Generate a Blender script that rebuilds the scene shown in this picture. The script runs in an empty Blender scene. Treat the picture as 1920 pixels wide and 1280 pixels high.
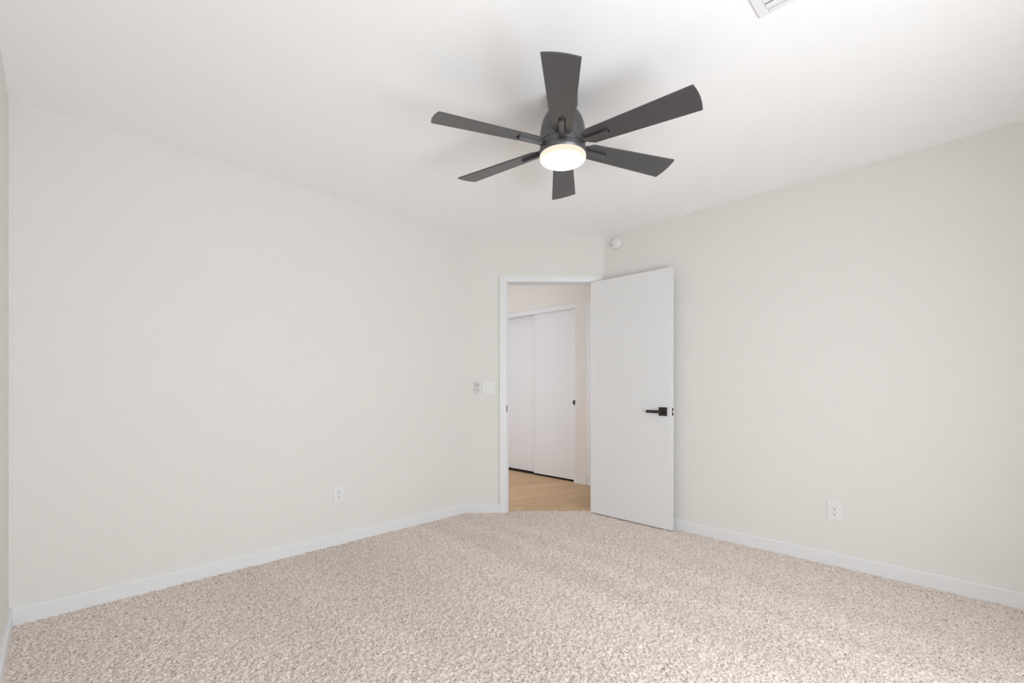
import bpy, bmesh, math, random
import numpy as np
from mathutils import Vector, Matrix

# ------------------------------------------------------------------ camera
S = bpy.context.scene
COL = S.collection
CAM_H = 1.112
F_PX = 856.0
cam_data = bpy.data.cameras.new('camera')
cam_data.sensor_fit = 'HORIZONTAL'
cam_data.sensor_width = 36.0
cam_data.lens = 36.0 * F_PX / 1920.0
cam_data.shift_y = 85.0 / 1920.0            # horizon 85 px below the middle of the frame
cam_data.clip_start = 0.02
cam = bpy.data.objects.new('camera', cam_data)
cam.location = (0, 0, CAM_H)
cam.rotation_euler = (math.radians(90), 0, 0)
COL.objects.link(cam)
S.camera = cam

# ------------------------------------------------------------------ world, light, exposure
world = bpy.data.worlds.new('world')
S.world = world
world.use_nodes = True
bg = world.node_tree.nodes['Background']
bg.inputs[0].default_value = (0.80, 0.89, 1.0, 1)
bg.inputs[1].default_value = 1.0

S.view_settings.view_transform = 'Standard'
S.view_settings.look = 'None'
S.view_settings.gamma = 1.0
S.view_settings.use_curve_mapping = False
S.view_settings.exposure = 0.43
S.cycles.use_denoising = True
S.cycles.max_bounces = 16
S.cycles.diffuse_bounces = 12
S.cycles.sample_clamp_indirect = 10.0

R2 = math.sqrt(2.0)
def W(s, t, z=0.0):
    """room frame (s across from the near wall to the right wall, t along towards the window wall)"""
    return Vector(((s + t) / R2, (s - t) / R2, z))
def ST(x, y):
    return ((x + y) / R2, (x - y) / R2)

CEIL = 2.44
S_N, S_R = -0.153, 3.420          # near wall / right wall
T_L, T_W = -3.141, 0.740          # left wall / window wall
Y_B = 4.024                       # the angled wall with the door
S_C = 4.257                       # hall wall with the closet
T_A = -(Y_B * R2 - 0)             # helper, s - t = Y_B*sqrt2 on the angled wall
A_ST = (Y_B * R2 + T_L, T_L)
B_ST = (S_R, S_R - Y_B * R2)
WT = 0.12

def area_light(name, loc, direction, sx, sy, power, color):
    d = bpy.data.lights.new(name, 'AREA')
    d.shape = 'RECTANGLE'; d.size = sx; d.size_y = sy
    d.energy = power; d.color = color
    o = bpy.data.objects.new(name, d)
    o.location = loc
    o.rotation_euler = Vector(direction).to_track_quat('-Z', 'Y').to_euler()
    COL.objects.link(o)
    return o

# window opening in the wall behind and to the right of the camera
WIN_S0, WIN_S1, WIN_Z0, WIN_Z1 = 0.10, 2.00, 0.35, 1.60
SKY = (0.905, 0.957, 0.99)
WIN_POWER = 53.0
area_light('window_daylight', W((WIN_S0 + WIN_S1) / 2, T_W + WT + 0.03, (WIN_Z0 + WIN_Z1) / 2),
           W(0, -1), WIN_S1 - WIN_S0, WIN_Z1 - WIN_Z0, WIN_POWER, SKY)
HALL_POWER = 12.0  # added unseen area light to brighten the hall evenly
area_light('hall_fill_light', W(2.33, -4.02, 1.25), W(1, 0), 1.2, 1.9, HALL_POWER, (0.95, 0.97, 1.0))

# ------------------------------------------------------------------ materials
def new_mat(name):
    m = bpy.data.materials.new(name)
    m.use_nodes = True
    nt = m.node_tree
    return m, nt, nt.nodes['Principled BSDF']

def srgb(r, g, b):
    f = lambda c: (c / 255 / 12.92) if c / 255 <= 0.04045 else ((c / 255 + 0.055) / 1.055) ** 2.4
    return (f(r), f(g), f(b), 1.0)

def noise(nt, scale, detail=2.0, rough=0.5, coord=None):
    n = nt.nodes.new('ShaderNodeTexNoise')
    n.inputs['Scale'].default_value = scale
    n.inputs['Detail'].default_value = detail
    n.inputs['Roughness'].default_value = rough
    if coord is None:
        coord = nt.nodes.new('ShaderNodeTexCoord').outputs['Object']
    nt.links.new(coord, n.inputs['Vector'])
    return n

def plain(name, col, rough=0.5, spec=0.5, metal=0.0, bump=None):
    m, nt, p = new_mat(name)
    p.inputs['Roughness'].default_value = rough
    p.inputs['Specular IOR Level'].default_value = spec
    p.inputs['Metallic'].default_value = metal
    n = noise(nt, 6.0, 3.0)
    mx = nt.nodes.new('ShaderNodeMixRGB')
    c2 = tuple(c * 0.985 for c in col[:3]) + (1,)
    mx.inputs[1].default_value = col
    mx.inputs[2].default_value = c2
    nt.links.new(n.outputs['Fac'], mx.inputs[0])
    nt.links.new(mx.outputs[0], p.inputs['Base Color'])
    if bump:
        b = noise(nt, bump[0], 2.0)
        bn = nt.nodes.new('ShaderNodeBump')
        bn.inputs['Strength'].default_value = bump[1]
        bn.inputs['Distance'].default_value = bump[2]
        nt.links.new(b.outputs['Fac'], bn.inputs['Height'])
        nt.links.new(bn.outputs['Normal'], p.inputs['Normal'])
    return m

M = {}
M['wall'] = plain('wall_paint', (0.738, 0.728, 0.703, 1), 0.75, 0.25, bump=(120, 0.55, 0.0014))
M['hall_wall'] = plain('hall_wall_paint', (0.745, 0.722, 0.700, 1), 0.8, 0.25, bump=(150, 0.3, 0.0012))
M['ceiling'] = plain('ceiling_paint', (0.925, 0.925, 0.932, 1), 0.85, 0.2, bump=(110, 0.3, 0.0015))
M['trim'] = plain('trim_paint', (0.760, 0.768, 0.786, 1), 0.35, 0.45)
M['door'] = plain('door_paint', (0.745, 0.750, 0.760, 1), 0.42, 0.4)
M['closet_door'] = plain('closet_door_paint', (0.745, 0.758, 0.785, 1), 0.4, 0.4)
M['plastic'] = plain('white_plastic', (0.765, 0.768, 0.775, 1), 0.3, 0.5)
M['plastic_shade'] = plain('pale_grey_plastic', (0.62, 0.62, 0.62, 1), 0.4, 0.5)
M['slot'] = plain('dark_slot', (0.10, 0.10, 0.10, 1), 0.6, 0.3)
M['socket'] = plain('socket_slot_grey', (0.22, 0.22, 0.22, 1), 0.6, 0.3)
M['black_metal'] = plain('black_bronze_metal', (0.030, 0.026, 0.026, 1), 0.42, 0.5, 0.35)
M['steel'] = plain('steel', (0.72, 0.70, 0.68, 1), 0.3, 0.5, 1.0)
M['fan_metal'] = plain('graphite_fan_metal', (0.125, 0.121, 0.130, 1), 0.34, 0.5, 0.6)
M['vent'] = plain('vent_enamel', (0.80, 0.80, 0.81, 1), 0.45, 0.4)
M['duct'] = plain('duct_grey', (0.22, 0.22, 0.21, 1), 0.8, 0.2)
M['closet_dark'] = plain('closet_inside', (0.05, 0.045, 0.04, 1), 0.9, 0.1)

def blade_mat():
    m, nt, p = new_mat('graphite_blade')
    tc = nt.nodes.new('ShaderNodeTexCoord')
    mp = nt.nodes.new('ShaderNodeMapping')
    mp.inputs['Scale'].default_value = (6, 140, 6)
    nt.links.new(tc.outputs['Object'], mp.inputs['Vector'])
    n = noise(nt, 1.0, 4.0, 0.6, mp.outputs['Vector'])
    cr = nt.nodes.new('ShaderNodeValToRGB')
    cr.color_ramp.elements[0].position = 0.3
    cr.color_ramp.elements[0].color = (0.043, 0.041, 0.044, 1)
    cr.color_ramp.elements[1].position = 0.75
    cr.color_ramp.elements[1].color = (0.055, 0.053, 0.057, 1)
    nt.links.new(n.outputs['Fac'], cr.inputs[0])
    nt.links.new(cr.outputs[0], p.inputs['Base Color'])
    p.inputs['Roughness'].default_value = 0.34
    p.inputs['Specular IOR Level'].default_value = 0.85
    return m
M['blade'] = blade_mat()

def lens_mat():
    # frosted bowl over a lamp: strongest in the middle of the bowl, weaker towards its rim
    m, nt, p = new_mat('frosted_lamp_glass')
    nt.nodes.remove(p)
    out = nt.nodes['Material Output']
    tc = nt.nodes.new('ShaderNodeTexCoord')
    mul = nt.nodes.new('ShaderNodeVectorMath'); mul.operation = 'MULTIPLY'
    mul.inputs[1].default_value = (1, 1, 0)
    nt.links.new(tc.outputs['Object'], mul.inputs[0])
    ln = nt.nodes.new('ShaderNodeVectorMath'); ln.operation = 'LENGTH'
    nt.links.new(mul.outputs[0], ln.inputs[0])
    mr = nt.nodes.new('ShaderNodeMapRange')
    mr.inputs['From Min'].default_value = 0.0
    mr.inputs['From Max'].default_value = 0.107
    nt.links.new(ln.outputs['Value'], mr.inputs['Value'])
    cr = nt.nodes.new('ShaderNodeValToRGB')
    e = cr.color_ramp.elements
    e[0].position = 0.0; e[0].color = (1.0, 0.96, 0.89, 1)
    e[1].position = 1.0; e[1].color = (0.080, 0.0690, 0.0560, 1)
    k = e.new(0.72); k.color = (0.95, 0.88, 0.77, 1)
    k = e.new(0.93); k.color = (0.088, 0.0770, 0.0640, 1)
    nt.links.new(mr.outputs[0], cr.inputs[0])
    em = nt.nodes.new('ShaderNodeEmission')
    em.inputs['Strength'].default_value = 9.5
    nt.links.new(cr.outputs[0], em.inputs['Color'])
    nt.links.new(em.outputs[0], out.inputs['Surface'])
    return m
M['lens'] = lens_mat()

def glass_mat():
    m, nt, p = new_mat('window_glass')
    nt.nodes.remove(p)
    out = nt.nodes['Material Output']
    tr = nt.nodes.new('ShaderNodeBsdfTransparent')
    gl = nt.nodes.new('ShaderNodeBsdfGlossy'); gl.inputs['Roughness'].default_value = 0.02
    mx = nt.nodes.new('ShaderNodeMixShader'); mx.inputs[0].default_value = 0.05
    nt.links.new(tr.outputs[0], mx.inputs[1]); nt.links.new(gl.outputs[0], mx.inputs[2])
    nt.links.new(mx.outputs[0], out.inputs['Surface'])
    return m
M['glass'] = glass_mat()

def carpet_mat():
    m, nt, p = new_mat('speckled_beige_carpet')
    tc = nt.nodes.new('ShaderNodeTexCoord')
    vec = tc.outputs['Object']
    # yarn colour, tuft by tuft
    n1 = noise(nt, 140.0, 3.0, 0.62, vec)
    cr = nt.nodes.new('ShaderNodeValToRGB')
    e = cr.color_ramp.elements
    e[0].position = 0.31; e[0].color = srgb(122, 99, 86)
    e[1].position = 0.72; e[1].color = srgb(250, 243, 238)
    a = e.new(0.41); a.color = srgb(184, 165, 152)
    b = e.new(0.50); b.color = srgb(219, 204, 194)
    nt.links.new(n1.outputs['Fac'], cr.inputs[0])
    # strips where the vacuum cleaner laid the pile the other way, running along the right wall; broad tones also painted in to offset light falloff
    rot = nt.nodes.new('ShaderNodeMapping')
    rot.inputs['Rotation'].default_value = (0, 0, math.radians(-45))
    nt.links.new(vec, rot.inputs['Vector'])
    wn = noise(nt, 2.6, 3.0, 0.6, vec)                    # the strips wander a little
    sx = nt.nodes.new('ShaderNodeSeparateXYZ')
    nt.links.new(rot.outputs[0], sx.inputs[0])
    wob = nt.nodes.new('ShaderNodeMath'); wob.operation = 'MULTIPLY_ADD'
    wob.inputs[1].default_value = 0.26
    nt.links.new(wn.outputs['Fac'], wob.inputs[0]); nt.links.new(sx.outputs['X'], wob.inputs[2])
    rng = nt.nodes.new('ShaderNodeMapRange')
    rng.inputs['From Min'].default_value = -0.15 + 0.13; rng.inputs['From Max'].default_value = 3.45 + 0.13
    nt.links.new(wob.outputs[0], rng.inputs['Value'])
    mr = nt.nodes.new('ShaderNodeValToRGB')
    strips_and_falloff = [(0.0, 1.0), (0.12, 0.99), (0.20, 0.95), (0.26, 0.89), (0.33, 0.93), (0.37, 0.86), (0.45, 0.875), (0.49, 0.93), (0.56, 0.95),
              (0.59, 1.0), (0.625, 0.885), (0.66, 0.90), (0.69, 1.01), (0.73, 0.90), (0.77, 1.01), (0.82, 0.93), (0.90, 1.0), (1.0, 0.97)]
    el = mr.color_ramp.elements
    el[0].position, el[0].color = strips_and_falloff[0][0], (strips_and_falloff[0][1],) * 3 + (1,)
    el[1].position, el[1].color = strips_and_falloff[-1][0], (strips_and_falloff[-1][1],) * 3 + (1,)
    for p_, v_ in strips_and_falloff[1:-1]:
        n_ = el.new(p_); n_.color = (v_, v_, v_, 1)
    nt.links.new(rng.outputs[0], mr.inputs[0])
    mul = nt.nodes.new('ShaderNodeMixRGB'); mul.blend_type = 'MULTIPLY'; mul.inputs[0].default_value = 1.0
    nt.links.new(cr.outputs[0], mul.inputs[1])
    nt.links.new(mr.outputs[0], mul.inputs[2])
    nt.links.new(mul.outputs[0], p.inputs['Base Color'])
    p.inputs['Roughness'].default_value = 0.95
    p.inputs['Sheen Weight'].default_value = 0.8
    p.inputs['Sheen Roughness'].default_value = 0.5
    p.inputs['Sheen Tint'].default_value = (0.97, 0.92, 0.88, 1)
    p.inputs['Specular IOR Level'].default_value = 0.1
    return m
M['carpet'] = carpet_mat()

def wood_mat():
    m, nt, p = new_mat('oak_plank_floor')
    tc = nt.nodes.new('ShaderNodeTexCoord')
    mp = nt.nodes.new('ShaderNodeMapping')
    mp.inputs['Rotation'].default_value = (0, 0, math.radians(-27.5))
    nt.links.new(tc.outputs['Object'], mp.inputs['Vector'])
    br = nt.nodes.new('ShaderNodeTexBrick')
    br.offset = 0.37
    br.inputs['Scale'].default_value = 1.0
    br.inputs['Brick Width'].default_value = 1.25
    br.inputs['Row Height'].default_value = 0.18
    br.inputs['Mortar Size'].default_value = 0.0015
    br.inputs['Color1'].default_value = srgb(212, 177, 137)
    br.inputs['Color2'].default_value = srgb(200, 165, 126)
    br.inputs['Mortar'].default_value = srgb(172, 138, 103)
    nt.links.new(mp.outputs[0], br.inputs['Vector'])
    mp2 = nt.nodes.new('ShaderNodeMapping')
    mp2.inputs['Scale'].default_value = (1.2, 16, 1)
    nt.links.new(mp.outputs[0], mp2.inputs['Vector'])
    n = noise(nt, 2.0, 5.0, 0.6, mp2.outputs[0])
    mx = nt.nodes.new('ShaderNodeMixRGB'); mx.blend_type = 'MULTIPLY'; mx.inputs[0].default_value = 1.0
    mr = nt.nodes.new('ShaderNodeMapRange')
    mr.inputs['From Min'].default_value = 0.3; mr.inputs['From Max'].default_value = 0.7
    mr.inputs['To Min'].default_value = 0.80; mr.inputs['To Max'].default_value = 1.10
    nt.links.new(n.outputs['Fac'], mr.inputs['Value'])
    nt.links.new(br.outputs['Color'], mx.inputs[1]); nt.links.new(mr.outputs[0], mx.inputs[2])
    nt.links.new(mx.outputs[0], p.inputs['Base Color'])
    p.inputs['Roughness'].default_value = 0.45
    return m
M['wood'] = wood_mat()

# ------------------------------------------------------------------ mesh helpers
class MB:
    def __init__(self):
        self.bm = bmesh.new()
    def box(self, x0, x1, y0, y1, z0, z1, mat=None):
        mat = mat or Matrix.Identity(4)
        vs = [self.bm.verts.new(mat @ Vector((x, y, z))) for z in (z0, z1) for y in (y0, y1) for x in (x0, x1)]
        for f in ((0, 2, 3, 1), (4, 5, 7, 6), (0, 1, 5, 4), (1, 3, 7, 5), (3, 2, 6, 7), (2, 0, 4, 6)):
            self.bm.faces.new([vs[i] for i in f])
        return self
    def prism(self, pts, z0, z1, mat=None):
        """2D outline extruded in z"""
        mat = mat or Matrix.Identity(4)
        a = [self.bm.verts.new(mat @ Vector((p[0], p[1], z0))) for p in pts]
        b = [self.bm.verts.new(mat @ Vector((p[0], p[1], z1))) for p in pts]
        n = len(pts)
        self.bm.faces.new(list(reversed(a))); self.bm.faces.new(b)
        for i in range(n):
            j = (i + 1) % n
            self.bm.faces.new((a[i], a[j], b[j], b[i]))
        return self
    def loft(self, rings, close=True):
        """rings: lists of points with equal length, capped at both ends"""
        R = [[self.bm.verts.new(Vector(p)) for p in r] for r in rings]
        n = len(R[0])
        for k in range(len(R) - 1):
            for i in range(n):
                j = (i + 1) % n
                self.bm.faces.new((R[k][i], R[k][j], R[k + 1][j], R[k + 1][i]))
        self.bm.faces.new(list(reversed(R[0]))); self.bm.faces.new(R[-1])
        return self
    def lathe(self, prof, seg=64, mat=None):
        """profile of (radius, z) revolved about local z"""
        mat = mat or Matrix.Identity(4)
        rings = []
        for r, z in prof:
            if r < 1e-6:
                rings.append([self.bm.verts.new(mat @ Vector((0, 0, z)))])
            else:
                rings.append([self.bm.verts.new(mat @ Vector((r * math.cos(2 * math.pi * i / seg), r * math.sin(2 * math.pi * i / seg), z))) for i in range(seg)])
        for a, b in zip(rings[:-1], rings[1:]):
            for i in range(seg):
                j = (i + 1) % seg
                if len(a) == 1:
                    self.bm.faces.new((a[0], b[j], b[i]))
                elif len(b) == 1:
                    self.bm.faces.new((a[i], a[j], b[0]))
                else:
                    self.bm.faces.new((a[i], a[j], b[j], b[i]))
        if len(rings[0]) > 1: self.bm.faces.new(list(reversed(rings[0])))
        if len(rings[-1]) > 1: self.bm.faces.new(rings[-1])
        return self
    def build(self, name, mat, parent=None, bevel=0.0, smooth=False, seg=2):
        bmesh.ops.recalc_face_normals(self.bm, faces=self.bm.faces)
        me = bpy.data.meshes.new(name)
        self.bm.to_mesh(me); self.bm.free()
        me.materials.append(mat)
        if smooth:
            for p in me.polygons: p.use_smooth = True
        o = bpy.data.objects.new(name, me)
        COL.objects.link(o)
        if parent is not None: o.parent = parent
        if bevel > 0:
            b = o.modifiers.new('bevel', 'BEVEL')
            b.width = bevel; b.segments = seg; b.limit_method = 'ANGLE'; b.angle_limit = math.radians(40)
        if smooth:
            e = o.modifiers.new('split', 'EDGE_SPLIT'); e.split_angle = math.radians(40)
        return o

def tag(o, label=None, cat=None, group=None, kind=None):
    if label: o['label'] = label
    if cat: o['category'] = cat
    if group: o['group'] = group
    if kind: o['kind'] = kind
    return o
def struct(o, label, cat):
    return tag(o, label, cat, kind='structure')
def empty(name, mat):
    o = bpy.data.objects.new(name, None)
    o.empty_display_size = 0.05
    o.matrix_world = mat
    COL.objects.link(o)
    return o
def wall_frame(p, n):
    """local x to the viewer's right along the wall, local y out of the wall, z up"""
    n = Vector(n).normalized()
    z = Vector((0, 0, 1))
    x = n.cross(z) * -1
    x = z.cross(n)                  # right-hand side when facing the wall
    m = Matrix.Identity(4)
    for i in range(3):
        m[i][0] = x[i]; m[i][1] = n[i]; m[i][2] = z[i]; m[i][3] = p[i]
    return m
N_LEFT = W(0, 1); N_RIGHT = W(-1, 0); N_BACK = Vector((0, -1, 0)); N_HALL = W(-1, 0)

# ------------------------------------------------------------------ room shell
poly = [W(S_N, T_L), W(*A_ST), W(*B_ST), W(S_R, T_W), W(S_N, T_W)]     # seen from above, clockwise
P2 = [Vector((p.x, p.y)) for p in poly]
def offset_poly(d):
    """polygon moved outwards by d (negative: inwards)"""
    out = []
    n = len(P2)
    for i in range(n):
        p0, p1, p2 = P2[i - 1], P2[i], P2[(i + 1) % n]
        e1 = (p1 - p0).normalized(); e2 = (p2 - p1).normalized()
        n1 = Vector((-e1.y, e1.x)); n2 = Vector((-e2.y, e2.x))          # outward for a clockwise outline
        k = (n1 + n2).normalized()
        out.append(p1 + k * (d / k.dot(n1)))
    return out
OUT = offset_poly(WT)
def wall_quad(i):
    j = (i + 1) % 5
    return [P2[i], P2[j], OUT[j], OUT[i]]

# left wall, right wall, near wall
struct(MB().prism(wall_quad(0), -0.1, CEIL).build('wall_left', M['wall']), 'long bare off-white wall on the left with one outlet', 'wall')
struct(MB().prism(wall_quad(2), -0.1, CEIL).build('wall_right', M['wall']), 'long bare off-white wall on the right behind the open door', 'wall')
struct(MB().prism(wall_quad(4), -0.1, CEIL).build('wall_near', M['wall']), 'sliver of off-white wall at the left edge of the photo', 'wall')

# angled wall with the doorway
OX0, OX1, OZ = -0.041, 0.722, 2.034           # clear opening
bx = MB()
ro0, ro1 = OX0 - 0.02, OX1 + 0.02
q = wall_quad(1)
yb = Y_B + WT
bx.prism([q[0], (ro0, Y_B), (ro0, yb), q[3]], -0.1, CEIL)
bx.prism([(ro1, Y_B), q[1], q[2], (ro1, yb)], -0.1, CEIL)
bx.prism([(ro0, Y_B), (ro1, Y_B), (ro1, yb), (ro0, yb)], OZ + 0.02, CEIL)
struct(bx.build('wall_back', M['wall']), 'short angled off-white wall around the open doorway', 'wall')

# window wall behind the camera
ww = MB()
def win_box(s0, s1, z0, z1):
    pts = [W(s0, T_W), W(s1, T_W), W(s1, T_W + WT), W(s0, T_W + WT)]
    ww.prism([(p.x, p.y) for p in pts], z0, z1)
q = wall_quad(3)
a0, a1 = W(WIN_S1, T_W), W(WIN_S1, T_W + WT)
ww.prism([q[0], (a0.x, a0.y), (a1.x, a1.y), q[3]], -0.1, CEIL)
b0, b1 = W(WIN_S0, T_W), W(WIN_S0, T_W + WT)
ww.prism([(b0.x, b0.y), q[1], q[2], (b1.x, b1.y)], -0.1, CEIL)
win_box(WIN_S0, WIN_S1, -0.1, WIN_Z0)
win_box(WIN_S0, WIN_S1, WIN_Z1, CEIL)
struct(ww.build('wall_window', M['wall']), 'off-white wall with the window, behind the camera', 'wall')
def st_box(mb, s0, s1, t0, t1, z0, z1):
    pts = [W(s0, t0), W(s1, t0), W(s1, t1), W(s0, t1)]
    return mb.prism([(p.x, p.y) for p in pts], z0, z1)
FW = 0.045
def window(name, along_s, a0, a1, d0, label):
    """sliding window; a along the wall, d outwards from its inner face"""
    def bar(mb, b0, b1, e0, e1, z0, z1):
        if along_s: st_box(mb, b0, b1, T_W + e0, T_W + e1, z0, z1)
        else: st_box(mb, S_N - e1, S_N - e0, b0, b1, z0, z1)
    f = MB(); mid = (a0 + a1) / 2
    for b0, b1, z0, z1 in ((a0, a0 + FW, WIN_Z0, WIN_Z1), (a1 - FW, a1, WIN_Z0, WIN_Z1),
                           (a0 + FW, a1 - FW, WIN_Z0, WIN_Z0 + FW), (a0 + FW, a1 - FW, WIN_Z1 - FW, WIN_Z1),
                           (mid - 0.025, mid + 0.025, WIN_Z0 + FW, WIN_Z1 - FW)):
        bar(f, b0, b1, 0.05, 0.10, z0, z1)
    o = struct(f.build(name, M['trim']), label, 'window')
    for b0, b1 in ((a0 + FW, mid - 0.025), (mid + 0.025, a1 - FW)):
        g = MB(); bar(g, b0, b1, 0.072, 0.078, WIN_Z0 + FW, WIN_Z1 - FW)
        g.build('pane', M['glass'], o)
window('window_1', True, WIN_S0, WIN_S1, T_W, 'white framed sliding window to the right of the camera')

# ceiling: one slab over bedroom and hall
cc = [W(-0.4, -5.2), W(5.2, -5.2), W(5.2, T_W + WT + 0.1), W(-0.4, T_W + WT + 0.1)]
struct(MB().prism([(p.x, p.y) for p in cc], CEIL, CEIL + 0.15).build('ceiling', M['ceiling']), 'plain white ceiling', 'ceiling')

# hall beyond the door
T_H0, T_H1 = -4.75, -0.50
S_H0 = 2.30
def hall_wall(name, s0, s1, t0, t1, label, z0=-0.1, z1=CEIL):
    mb = MB(); st_box(mb, s0, s1, t0, t1, z0, z1)
    return struct(mb.build(name, M['hall_wall']), label, 'wall')
CL0, CL1, CLZ = -4.62, -3.222, 2.027         # closet opening along t, its head height
HD0, HD1, HDZ = -2.985, -2.22, 2.02         # next door along the hall wall
CLH = 2.090
mb = MB()
st_box(mb, S_C, S_C + WT, T_H0 - WT, CL0, -0.1, CEIL)
st_box(mb, S_C, S_C + WT, CL0, CL1, CLH, CEIL)
st_box(mb, S_C, S_C + WT, CL1, HD0 - 0.02, -0.1, CEIL)
st_box(mb, S_C, S_C + WT, HD0 - 0.02, HD1 + 0.02, HDZ + 0.02, CEIL)
st_box(mb, S_C, S_C + WT, HD1 + 0.02, T_H1 + WT, -0.1, CEIL)
struct(mb.build('wall_hall', M['hall_wall']), 'pinkish beige hall wall above and beside the sliding closet doors', 'wall')
hall_wall('wall_hall_end', S_H0 - WT, S_C, T_H0 - WT, T_H0, 'end wall of the hall, out of sight past the doorway')
hall_wall('wall_hall_side', S_H0 - WT, S_H0, T_H0, T_L - WT - 0.06, 'side wall of the hall, out of sight past the doorway')
hall_wall('wall_hall_far', S_R + WT + 0.001, S_C, T_H1, T_H1 + WT, 'far wall of the hall, out of sight behind the open door')
# closet interior
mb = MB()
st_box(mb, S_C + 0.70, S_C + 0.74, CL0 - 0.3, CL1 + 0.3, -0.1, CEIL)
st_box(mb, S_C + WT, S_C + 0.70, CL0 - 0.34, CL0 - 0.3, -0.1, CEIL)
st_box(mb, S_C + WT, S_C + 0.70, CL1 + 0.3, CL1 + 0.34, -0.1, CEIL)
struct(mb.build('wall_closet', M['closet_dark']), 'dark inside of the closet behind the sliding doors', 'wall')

mb = MB(); fl = [W(S_H0 - WT, T_H0 - WT), W(S_C + 0.75, T_H0 - WT), W(S_C + 0.75, T_H1 + WT), W(S_R + WT, T_H1 + WT), W(S_R + WT, -2.2)]
mb.prism([(p.x, p.y) for p in fl] + [(0.80, Y_B + 0.05), (-0.40, Y_B + 0.05)] , -0.1, 0.0)
struct(mb.build('floor_hall', M['wood']), 'light oak plank floor of the hall beyond the doorway', 'floor')

# carpet: a fine grid whose tufts stand at uneven heights
def carpet():
    rng = np.random.default_rng(4)
    d = 0.0055
    ns = int((S_R - S_N) / d) + 2; ntt = int((T_W - T_L) / d) + 2
    s = np.linspace(S_N - 0.004, S_R + 0.004, ns); t = np.linspace(T_L - 0.004, T_W + 0.004, ntt)
    SS, TT = np.meshgrid(s, t, indexing='ij')
    SS = SS + rng.uniform(-0.4, 0.4, SS.shape) * d; TT = TT + rng.uniform(-0.4, 0.4, TT.shape) * d
    h = rng.normal(0, 1, SS.shape)
    h = h + 0.9 * (np.roll(h, 1, 0) + np.roll(h, 1, 1)) / 2
    g = rng.normal(0, 1, SS.shape)
    for _ in range(3):
        g = (g + np.roll(g, 1, 0) + np.roll(g, -1, 0) + np.roll(g, 1, 1) + np.roll(g, -1, 1)) / 5
    g /= g.std()
    Z = 0.004 + 0.0021 * np.clip(h, -2, 2) + 0.0016 * np.clip(g, -2, 2)
    X = (SS + TT) / R2; Y = (SS - TT) / R2
    ok = (Y < Y_B + 0.004) | ((Y < Y_B + 0.058) & (X > OX0) & (X < OX1 + 0.0))
    idx = np.arange(SS.size).reshape(SS.shape)
    quad = np.stack([idx[:-1, :-1], idx[1:, :-1], idx[1:, 1:], idx[:-1, 1:]], -1)
    good = ok[:-1, :-1] & ok[1:, :-1] & ok[1:, 1:] & ok[:-1, 1:]
    quad = quad[good][:, ::-1]
    used = np.zeros(SS.size, bool); used[quad.ravel()] = True
    remap = np.cumsum(used) - 1
    quad = remap[quad]
    co = np.stack([X, Y, Z], -1).reshape(-1, 3)[used]
    me = bpy.data.meshes.new('floor')
    me.vertices.add(len(co)); me.vertices.foreach_set('co', co.astype(np.float32).ravel())
    nq = len(quad)
    me.loops.add(nq * 4); me.loops.foreach_set('vertex_index', quad.astype(np.int32).ravel())
    me.polygons.add(nq)
    me.polygons.foreach_set('loop_start', np.arange(0, nq * 4, 4, dtype=np.int32))
    try: me.polygons.foreach_set('loop_total', np.full(nq, 4, dtype=np.int32))
    except Exception: pass
    me.update(calc_edges=True); me.validate()
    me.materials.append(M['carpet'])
    for_smooth = np.ones(nq, bool); me.polygons.foreach_set('use_smooth', for_smooth)
    o = bpy.data.objects.new('floor', me)
    COL.objects.link(o)
    return o
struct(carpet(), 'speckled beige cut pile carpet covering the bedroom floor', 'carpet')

# ------------------------------------------------------------------ baseboards
BB_H, BB_T = 0.085, 0.014
INN = offset_poly(-BB_T)
def board(name, a, b, ai, bi, label, lift=0.0):
    """a,b on the wall line, ai,bi on the inner line; eased top edge"""
    a, b, ai, bi = [Vector((v[0], v[1], 0)) for v in (a, b, ai, bi)]
    prof = [(0.0, -0.02), (1.0, -0.02), (1.0, BB_H - 0.006), (0.80, BB_H - 0.0015), (0.55, BB_H), (0.0, BB_H)]
    r0 = [a.lerp(ai, k) + Vector((0, 0, z)) for k, z in prof]
    r1 = [b.lerp(bi, k) + Vector((0, 0, z)) for k, z in prof]
    return struct(MB().loft([r0, r1]).build(name, M['trim']), label, 'baseboard')
board('baseboard_left', P2[0], P2[1], INN[0], INN[1], 'white baseboard along the foot of the left wall')
CAS_W, CAS_T = 0.056, 0.016
REVEAL = 0.015
board('baseboard_back', P2[1], (OX0 - REVEAL - CAS_W, Y_B), INN[1], (OX0 - REVEAL - CAS_W, Y_B - BB_T), 'short white baseboard between the left wall and the doorway')
board('baseboard_corner', (OX1 + REVEAL + CAS_W, Y_B), P2[2], (OX1 + REVEAL + CAS_W, Y_B - BB_T), INN[2], 'short white baseboard hidden behind the open door')
board('baseboard_right', P2[2], P2[3], INN[2], INN[3], 'white baseboard along the foot of the right wall')
board('baseboard_window', P2[3], P2[4], INN[3], INN[4], 'white baseboard under the window behind the camera')
board('baseboard_near', P2[4], P2[0], INN[4], INN[0], 'white baseboard at the bottom left edge of the photo')
# stub of hall wall between closet and next door, its board wraps the closet corner
mb = MB()
HBB = 0.085
st_box(mb, S_C - 0.013, S_C, CL1 - 0.013, HD0 - 0.07, 0, HBB)
st_box(mb, S_C, S_C + 0.03, CL1 - 0.013, CL1, 0, HBB)
struct(mb.build('baseboard_hall', M['trim'], bevel=0.003), 'short white baseboard in the hall right of the closet', 'baseboard')

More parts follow.
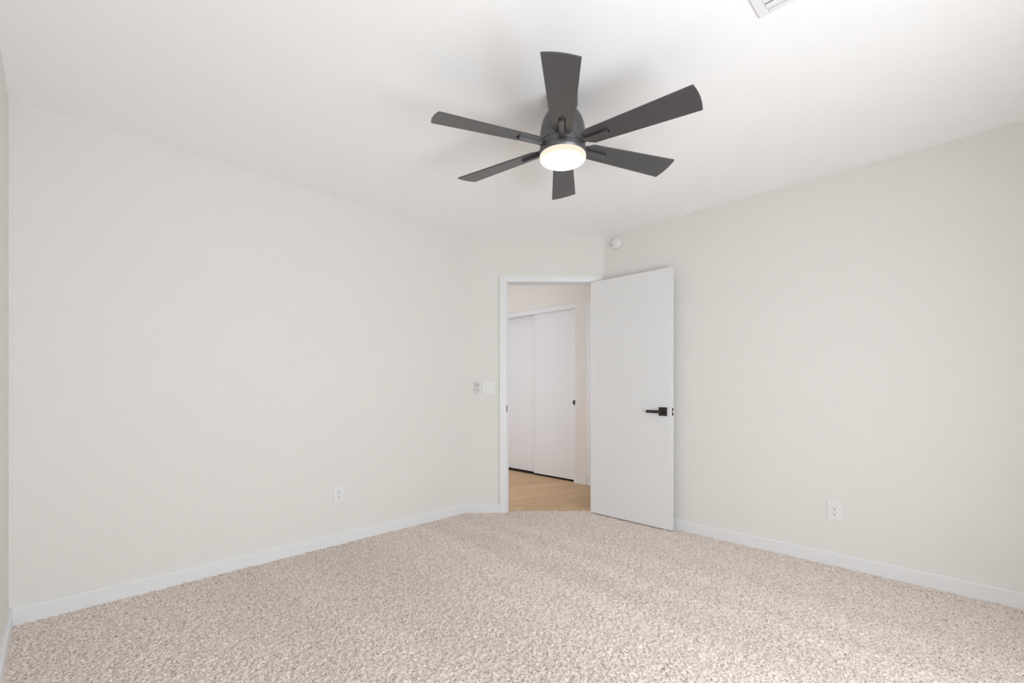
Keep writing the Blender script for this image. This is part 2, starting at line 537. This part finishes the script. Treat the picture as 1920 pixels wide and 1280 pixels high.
# ------------------------------------------------------------------ doorway casing and jamb
tr = empty('trim_1', Matrix.Identity(4))
struct(tr, 'white casing framing the open bedroom doorway', 'door frame')
jy0, jy1 = Y_B - 0.001, Y_B + WT + 0.001
jm = MB()
jm.box(OX0 - 0.0195, OX0, jy0, jy1, 0, OZ + 0.0195)
jm.box(OX1, OX1 + 0.0195, jy0, jy1, 0, OZ + 0.0195)
jm.box(OX0, OX1, jy0, jy1, OZ, OZ + 0.0195)
# door stop
jm.box(OX0, OX0 + 0.010, Y_B + 0.045, Y_B + 0.085, 0, OZ)
jm.box(OX1 - 0.010, OX1, Y_B + 0.045, Y_B + 0.085, 0, OZ)
jm.build('jamb', M['trim'], tr, bevel=0.0015)
cs = MB()
c0, c1, cz = OX0 - REVEAL, OX1 + REVEAL, OZ + 0.003
def casing_ring(mb, x0, x1, z, w, th, y, zb=0.0):
    """mitred casing round an opening, on the side y - th"""
    prof = [(0.0, 0.0), (0.0, 0.55), (0.10, 0.80), (0.30, 1.0), (0.90, 1.0), (1.0, 0.85), (1.0, 0.0)]
    def ring(px, pz, dx, dz):
        return [Vector((px + dx * k * w, y - th * d, pz + dz * k * w)) for k, d in prof]
    mb.loft([ring(x0, zb, -1, 0), ring(x0, z, -1, 1), ring(x1, z, 1, 1), ring(x1, zb, 1, 0)])
casing_ring(cs, c0, c1, cz, CAS_W, CAS_T, Y_B)
cs.build('casing', M['trim'], tr)
st = MB()
st.box(OX0 - 0.010, OX0 + 0.0008, Y_B - 0.0032, Y_B + 0.022, 0.895, 0.946)
st.build('strike_plate', M['socket'], tr, bevel=0.0006)['label'] = 'small dark grey strike plate'

# ------------------------------------------------------------------ open bedroom door
d_dir = Vector((0.710, -0.704, 0)).normalized()          # from the hinge to the free edge
d_nrm = Vector((-d_dir.y, d_dir.x, 0)) * -1               # towards the camera
if d_nrm.y > 0: d_nrm = -d_nrm
DL, DT = 0.742, 0.042
free = Vector((0, 0, 0)); free.x = (1258.8 - 960) / F_PX * 3.484; free.y = 3.484
hinge = free - d_dir * DL
dm = Matrix.Identity(4)
for i in range(3):
    dm[i][0] = d_dir[i]; dm[i][1] = -d_nrm[i]; dm[i][2] = (0, 0, 1)[i]; dm[i][3] = hinge[i]
door = empty('door_1', dm)
struct(door, 'flat white bedroom door standing open against the right wall', 'door')
MB().box(0, DL, 0, DT, 0.014, 2.028).build('door_slab', M['door'], door, bevel=0.0015)
LZ = 0.921
hd = empty('door_handle', Matrix.Identity(4)); hd.parent = door
hd['label'] = 'black lever handle with a square rose'
LX = DL - 0.066
MB().box(LX - 0.033, LX + 0.033, -0.009, 0.0, LZ - 0.033, LZ + 0.033).build('rose', M['black_metal'], hd, bevel=0.0015)
lv = MB()
lv.lathe([(0.011, 0.0), (0.011, 0.036)], 24, Matrix.Translation((LX, -0.009, LZ)) @ Matrix.Rotation(math.radians(90), 4, 'X'))
lv.box(LX - 0.118, LX + 0.011, -0.052, -0.038, LZ - 0.0115, LZ + 0.0105)
lv.build('lever', M['black_metal'], hd, bevel=0.001)
lk = MB(); lk.box(LX - 0.0025, LX + 0.0025, -0.0535, -0.0518, LZ - 0.004, LZ + 0.004)
lk.build('lock_button', M['fan_metal'], hd)
MB().box(DL - 0.0005, DL + 0.0012, DT / 2 - 0.011, DT / 2 + 0.011, LZ - 0.029, LZ + 0.029).build('latch_plate', M['black_metal'], door, bevel=0.0004)
lb = MB(); lb.prism([(DL + 0.001, DT / 2 - 0.006), (DL + 0.011, DT / 2 + 0.006), (DL + 0.001, DT / 2 + 0.006)], LZ - 0.007, LZ + 0.007)
lb.build('latch_bolt', M['steel'], door)
for z in (0.25, 1.02, 1.80):
    hg = MB(); hg.lathe([(0.006, z - 0.045), (0.006, z + 0.045)], 16, Matrix.Translation((-0.004, DT + 0.004, 0)))
    hg.build('hinge', M['black_metal'], door, smooth=True)

# ------------------------------------------------------------------ hall closet doors and the next door
def hall_panel(name, t0, t1, s0, s1, z0, z1, label):
    mb = MB(); st_box(mb, s0, s1, t0, t1, z0, z1)
    return struct(mb.build(name, M['closet_door'], bevel=0.002), label, 'door')
SPL = -3.885
left_panel = hall_panel('door_2', CL0 + 0.005, SPL + 0.03, S_C + 0.088, S_C + 0.116, 0.022, CLZ + 0.02, 'white sliding closet door panel, the rear one on the left')
right_panel = hall_panel('door_3', SPL - 0.012, CL1 - 0.004, S_C + 0.036, S_C + 0.066, 0.022, CLZ + 0.02, 'white sliding closet door panel in front, with a round black pull')
mb = MB(); st_box(mb, S_C + 0.0325, S_C + 0.0375, SPL - 0.0125, SPL + 0.014, 0.024, CLZ - 0.003)
mb.build('edge_strip', M['trim'], right_panel)
pz = 0.930
pc = W(S_C + 0.036, CL1 - 0.013 - 0.02, pz)
pm = wall_frame(pc, N_HALL)
pu = MB(); pu.lathe([(0.030, -0.004), (0.030, 0.0015), (0.027, 0.002), (0.025, 0.0008), (0.0, 0.0006)], 40, pm @ Matrix.Rotation(math.radians(-90), 4, 'X'))
pu.build('finger_pull', M['black_metal'], right_panel, smooth=True)
mb = MB()
st_box(mb, S_C + 0.003, S_C + 0.022, CL0 + 0.001, CL1 - 0.001, CLZ, CLH - 0.0005)
struct(mb.build('trim_2', M['closet_door'], bevel=0.002), 'white track fascia above the sliding closet doors', 'trim')
mb = MB(); st_box(mb, S_C + 0.04, S_C + 0.12, CL0, CL1, 0.0, 0.004)
struct(mb.build('trim_3', M['closet_dark']), 'dark floor track under the sliding closet doors', 'trim')

tr4 = struct(empty('trim_4', Matrix.Identity(4)), 'white casing of the next hall door, a thin strip beside the open door', 'door frame')
mb = MB(); cw = 0.058
st_box(mb, S_C - 0.016, S_C, HD0 - cw - 0.004, HD0 - 0.004, 0, HDZ + cw)
st_box(mb, S_C - 0.016, S_C, HD1 + 0.004, HD1 + cw + 0.004, 0, HDZ + cw)
st_box(mb, S_C - 0.016, S_C, HD0 - 0.004, HD1 + 0.004, HDZ + 0.004, HDZ + cw)
mb.build('casing', M['trim'], tr4, bevel=0.003)
mb = MB()
st_box(mb, S_C, S_C + WT, HD0 - 0.0195, HD0, 0, HDZ + 0.0195)
st_box(mb, S_C, S_C + WT, HD1, HD1 + 0.0195, 0, HDZ + 0.0195)
st_box(mb, S_C, S_C + WT, HD0, HD1, HDZ, HDZ + 0.0195)
mb.build('jamb', M['trim'], tr4)
mb = MB(); st_box(mb, S_C + 0.055, S_C + 0.090, HD0 + 0.003, HD1 - 0.003, 0.012, HDZ - 0.004)
struct(mb.build('door_4', M['door'], bevel=0.0015), 'closed white hall door hidden behind the open bedroom door', 'door')

# ------------------------------------------------------------------ ceiling fan
FX, FY = 0.2312, 2.0835
fan = empty('ceiling_fan', Matrix.Translation((FX, FY, CEIL)))
tag(fan, 'graphite six-blade ceiling fan with a lit round light', 'ceiling fan')
zr = lambda z: z - CEIL                       # heights relative to the ceiling
MB().lathe([(0.0, zr(2.440)), (0.0685, zr(2.440)), (0.0685, zr(2.398)), (0.066, zr(2.390)), (0.058, zr(2.385)), (0.0, zr(2.385))], 64).build('canopy', M['fan_metal'], fan, smooth=True)
# everything below hangs from the ball joint and is off plumb by about a degree
TX, TY = 0.0049, 0.0204
tilt = Matrix.Identity(4); tilt[2][0] = TX; tilt[2][1] = TY
rot = Vector((-TX, -TY, 1)).normalized()
tilt = Vector((0, 0, 1)).rotation_difference(rot).to_matrix().to_4x4()
ZB = zr(2.212)
T0 = Matrix.Translation((0, 0, ZB)) @ tilt @ Matrix.Translation((0, 0, -ZB))
def fan_part(o, extra=None):
    o.matrix_local = T0 @ (extra or Matrix.Identity(4))
    return o
dome = [(0.0, zr(2.386)), (0.040, zr(2.385)), (0.047, zr(2.378)), (0.060, zr(2.370)), (0.074, zr(2.354)), (0.087, zr(2.332)),
        (0.096, zr(2.306)), (0.102, zr(2.276)), (0.1045, zr(2.248)), (0.1045, zr(2.2235)), (0.1015, zr(2.2205)), (0.0, zr(2.2205))]
fan_part(MB().lathe(dome, 72).build('motor_housing', M['fan_metal'], fan, smooth=True))
band = MB().lathe([(0.0, zr(2.2205)), (0.1005, zr(2.2205)), (0.1005, zr(2.1975)), (0.0, zr(2.1975))], 72)
for k in range(12):
    a = math.radians(-90 - 6.9 + 15 + 30 * k)
    band.box(0.0995, 0.1022, -0.017, 0.017, zr(2.1985), zr(2.2195), Matrix.Rotation(a, 4, 'Z'))
fan_part(band.build('blade_hub', M['fan_metal'], fan, smooth=True))
ring = [(0.0, zr(2.1975)), (0.1035, zr(2.1975)), (0.1062, zr(2.194)), (0.1070, zr(2.186)), (0.1060, zr(2.176)), (0.1020, zr(2.1702)), (0.099, zr(2.1695)), (0.0, zr(2.1695))]
fan_part(MB().lathe(ring, 72).build('light_ring', M['fan_metal'], fan, smooth=True))
bowl = [(0.0, zr(2.1695)), (0.1010, zr(2.1695)), (0.1048, zr(2.1650)), (0.1062, zr(2.1580)), (0.1048, zr(2.1500)), (0.0990, zr(2.1430)),
        (0.0890, zr(2.1380)), (0.0720, zr(2.1330)), (0.0480, zr(2.1300)), (0.0240, zr(2.1285)), (0.0, zr(2.1280))]
lens = fan_part(MB().lathe(bowl, 72).build('light_bowl', M['lens'], fan, smooth=True))
lens['label'] = 'glowing frosted white bowl'

PITCH = 0.2046; PHI = -0.1202
RT, WT_B, RR, WR = 0.5917, 0.0689, 0.143, 0.047
def blade_outline():
    pts = [(0.112, -0.026), (RR, -WR)]
    for k in range(6): pts.append((RR + (RT - RR) * (k + 1) / 6, -(WR + (WT_B - WR) * (k + 1) / 6)))
    for k in range(1, 12):
        v = -WT_B + 2 * WT_B * k / 12
        pts.append((RT + 0.0085 * (1 - (v / WT_B) ** 2), v))
    for k in range(6): pts.append((RT - (RT - RR) * k / 6, WT_B - (WT_B - WR) * k / 6))
    pts += [(RR, WR), (0.112, 0.026)]
    # the slot the arm sits in
    pts += [(0.112, 0.0135), (0.225, 0.0135), (0.2295, 0.009), (0.2295, -0.009), (0.225, -0.0135), (0.112, -0.0135)]
    return pts
bl = MB().prism(blade_outline(), -0.003, 0.003).build('blade', M['blade'], fan, bevel=0.0008, seg=1)
arm = MB()
armp = [(0.098, -0.0110), (0.216, -0.0110), (0.2215, -0.0075), (0.2235, 0.0), (0.2215, 0.0075), (0.216, 0.0110), (0.098, 0.0110)]
arm.prism(armp, -0.0150, 0.004)
arm.build('blade_arm', M['fan_metal'], bl, bevel=0.0012)
MB().prism([(0.114, -0.024), (0.236, -0.024), (0.236, 0.024), (0.114, 0.024)], 0.0032, 0.0062).build('blade_clamp', M['fan_metal'], bl)
def set_blade(o, k):
    th = -math.pi / 2 + PHI + k * math.pi / 3
    # lateral axis l = (-sin, cos) ; the edge on the right when looking outwards is the higher one
    m = Matrix.Translation((0, 0, ZB)) @ Matrix.Rotation(th, 4, 'Z') @ Matrix.Rotation(-PITCH, 4, 'X')
    o.matrix_local = T0 @ m
set_blade(bl, 0)
for k in range(1, 6):
    c = bl.copy(); COL.objects.link(c); c.parent = fan
    set_blade(c, k)
    for ch in [x for x in bl.children]:
        q = ch.copy(); COL.objects.link(q); q.parent = c

# ------------------------------------------------------------------ small things on the walls and ceiling
def outlet(p, n, label):
    root = empty('power_outlet', wall_frame(p, n))
    tag(root, label, 'power outlet', 'wall outlets')
    w, h = 0.040, 0.060
    MB().box(-w, w, 0, 0.0055, -h, h).build('cover_plate', M['plastic'], root, bevel=0.0025)
    rc = MB().box(-0.0168, 0.0168, 0.0055, 0.0075, -0.0335, 0.0335).build('receptacle', M['plastic'], root, bevel=0.0012)
    for z in (0.0165, -0.0165):
        so = MB()
        so.box(-0.0078, -0.0056, 0.0072, 0.0079, z - 0.001, z + 0.0075)
        so.box(0.0056, 0.0078, 0.0072, 0.0079, z - 0.001, z + 0.0065)
        so.lathe([(0.0040, 0.0), (0.0040, 0.0007)], 16, Matrix.Translation((0, 0.0079, z - 0.0085)) @ Matrix.Rotation(math.radians(90), 4, 'X'))
        so.build('socket', M['socket'], rc)
    return root
def on_wall_s(s, x_px, z):       # point on a wall of constant s, at photo column x
    k = (x_px - 960) / F_PX
    Y = s * R2 / (1 + k); return Vector((k * Y, Y, z))
def on_wall_t(t, x_px, z):
    k = (x_px - 960) / F_PX
    Y = t * R2 / (k - 1); return Vector((k * Y, Y, z))
outlet(on_wall_t(T_L, 635.2, 0.354), N_LEFT, 'white duplex outlet low on the left wall')
outlet(on_wall_s(S_R, 1565.2, 0.344), N_RIGHT, 'white duplex outlet low on the right wall')

sd_p = on_wall_s(S_R, 1156.5, 2.344)
sd = empty('smoke_detector', wall_frame(sd_p, N_RIGHT))
tag(sd, 'small round white smoke detector high on the right wall by the corner', 'smoke detector')
RX = Matrix.Rotation(math.radians(-90), 4, 'X')
MB().lathe([(0.0, 0.0), (0.046, 0.0), (0.0485, 0.004), (0.0485, 0.010), (0.046, 0.012)][::1] + [(0.0, 0.012)], 48, RX).build('base', M['plastic'], sd, smooth=True)
MB().lathe([(0.0, 0.012), (0.0475, 0.012), (0.0475, 0.022), (0.0445, 0.027), (0.036, 0.031), (0.0, 0.033)], 48, RX).build('cover', M['plastic'], sd, smooth=True)
MB().lathe([(0.0, 0.029), (0.0055, 0.029), (0.0055, 0.0345), (0.0, 0.035)], 16, Matrix.Translation((-0.027, 0, -0.011)) @ RX).build('test_button', M['socket'], sd)['label'] = 'small dark grey test button'

# double rocker switch
sw = empty('light_switch', wall_frame(Vector(((916.3 - 960) / F_PX * Y_B, Y_B, CAM_H - 1.5 / 212.7)), N_BACK))
tag(sw, 'white double rocker switch plate left of the doorway', 'light switch')
MB().box(-0.058, 0.058, 0, 0.0055, -0.057, 0.057).build('cover_plate', M['plastic'], sw, bevel=0.0025)
for x in (-0.023, 0.023):
    rk = MB()
    up = 0.0105 if x < 0 else 0.0065
    dn = 0.0065 if x < 0 else 0.0105
    pr = [(0.0045, -0.033), (dn, -0.033), (0.0078, 0.0), (up, 0.033), (0.0045, 0.033)]
    rk.loft([[Vector((x - 0.0165, y, z)) for y, z in pr], [Vector((x + 0.0165, y, z)) for y, z in pr]])
    rk.build('rocker', M['plastic'], sw, bevel=0.0006)
# fan remote in its wall cradle
rm = empty('remote_control', wall_frame(Vector(((895.3 - 960) / F_PX * Y_B, Y_B, CAM_H - 1.6 / 212.7)), N_BACK))
tag(rm, 'pale grey fan remote in its wall cradle left of the switch', 'remote control')
def rounded(w, h, r, n=5):
    pts = []
    for cx, cy, a0 in ((w - r, h - r, 0), (-w + r, h - r, 90), (-w + r, -h + r, 180), (w - r, -h + r, 270)):
        for i in range(n + 1):
            a = math.radians(a0 + 90 * i / n)
            pts.append((cx + r * math.cos(a), cy + r * math.sin(a)))
    return pts
FL = Matrix(((1, 0, 0, 0), (0, 0, 1, 0), (0, 1, 0, 0), (0, 0, 0, 1)))      # outline in x,z ; extrude along y
MB().prism(rounded(0.0265, 0.053, 0.014), 0.0, 0.010, FL).build('cradle', M['plastic'], rm, bevel=0.0015)
rb = MB().prism(rounded(0.0225, 0.049, 0.012), 0.010, 0.019, FL).build('handset', M['plastic_shade'], rm, bevel=0.003)
rb['label'] = 'pale grey handset'
pad = MB()
for a in (270, 30, 150):
    pad.prism(rounded(0.0022, 0.0075, 0.002, 3), 0.0185, 0.0199, Matrix.Translation((0, 0, 0.021)) @ Matrix.Rotation(math.radians(a - 90), 4, 'Y') @ Matrix.Translation((0, 0, 0.008)) @ FL)
pad.build('fan_symbol', M['socket'], rb)
MB().prism(rounded(0.0045, 0.0045, 0.004, 4), 0.0185, 0.0205, Matrix.Translation((0, 0, -0.020)) @ FL).build('power_button', M['slot'], rb)

# ceiling air vent, mostly outside the top edge of the photo
vc = Vector((0.8906, 1.643, CEIL))
vs, vt = ST(vc.x, vc.y)
# grows towards -s (to the near wall) and +t (to the window) from this corner
vent = empty('ceiling_vent', Matrix.Translation(vc))
tag(vent, 'white louvred air vent in the ceiling at the top edge', 'air vent')
VW, VL = 0.22, 0.36
def v_box(mb, s0, s1, t0, t1, z0, z1):
    pts = [W(s0, t0), W(s1, t0), W(s1, t1), W(s0, t1)]
    return mb.prism([(p.x, p.y) for p in pts], z0, z1)
fb = 0.027
fr = MB()
v_box(fr, -VW, 0, 0, fb + 0.006, -0.006, 0)
v_box(fr, -VW, 0, VL - fb, VL, -0.006, 0)
v_box(fr, -fb + 0.007, 0, fb + 0.006, VL - fb, -0.006, 0)
v_box(fr, -VW, -VW + fb, fb + 0.006, VL - fb, -0.006, 0)
fr.build('frame', M['vent'], vent, bevel=0.003)
db = MB(); v_box(db, -VW + fb, -fb + 0.007, fb + 0.006, VL - fb, -0.0012, -0.0004)
db.build('duct_opening', M['duct'], vent)
sv = -fb + 0.007 - 0.005
while sv - 0.034 > -VW + fb:
    lo = MB()
    a, b = fb + 0.007, VL - fb - 0.001
    prof = [(sv, -0.0060), (sv - 0.012, -0.0085), (sv - 0.030, -0.0075), (sv - 0.030, -0.0055), (sv - 0.012, -0.0065), (sv, -0.0040)]
    lo.loft([[W(s_, a, z_) for s_, z_ in prof], [W(s_, b, z_) for s_, z_ in prof]])
    lo.build('louver', M['vent'], vent)
    sv -= 0.034
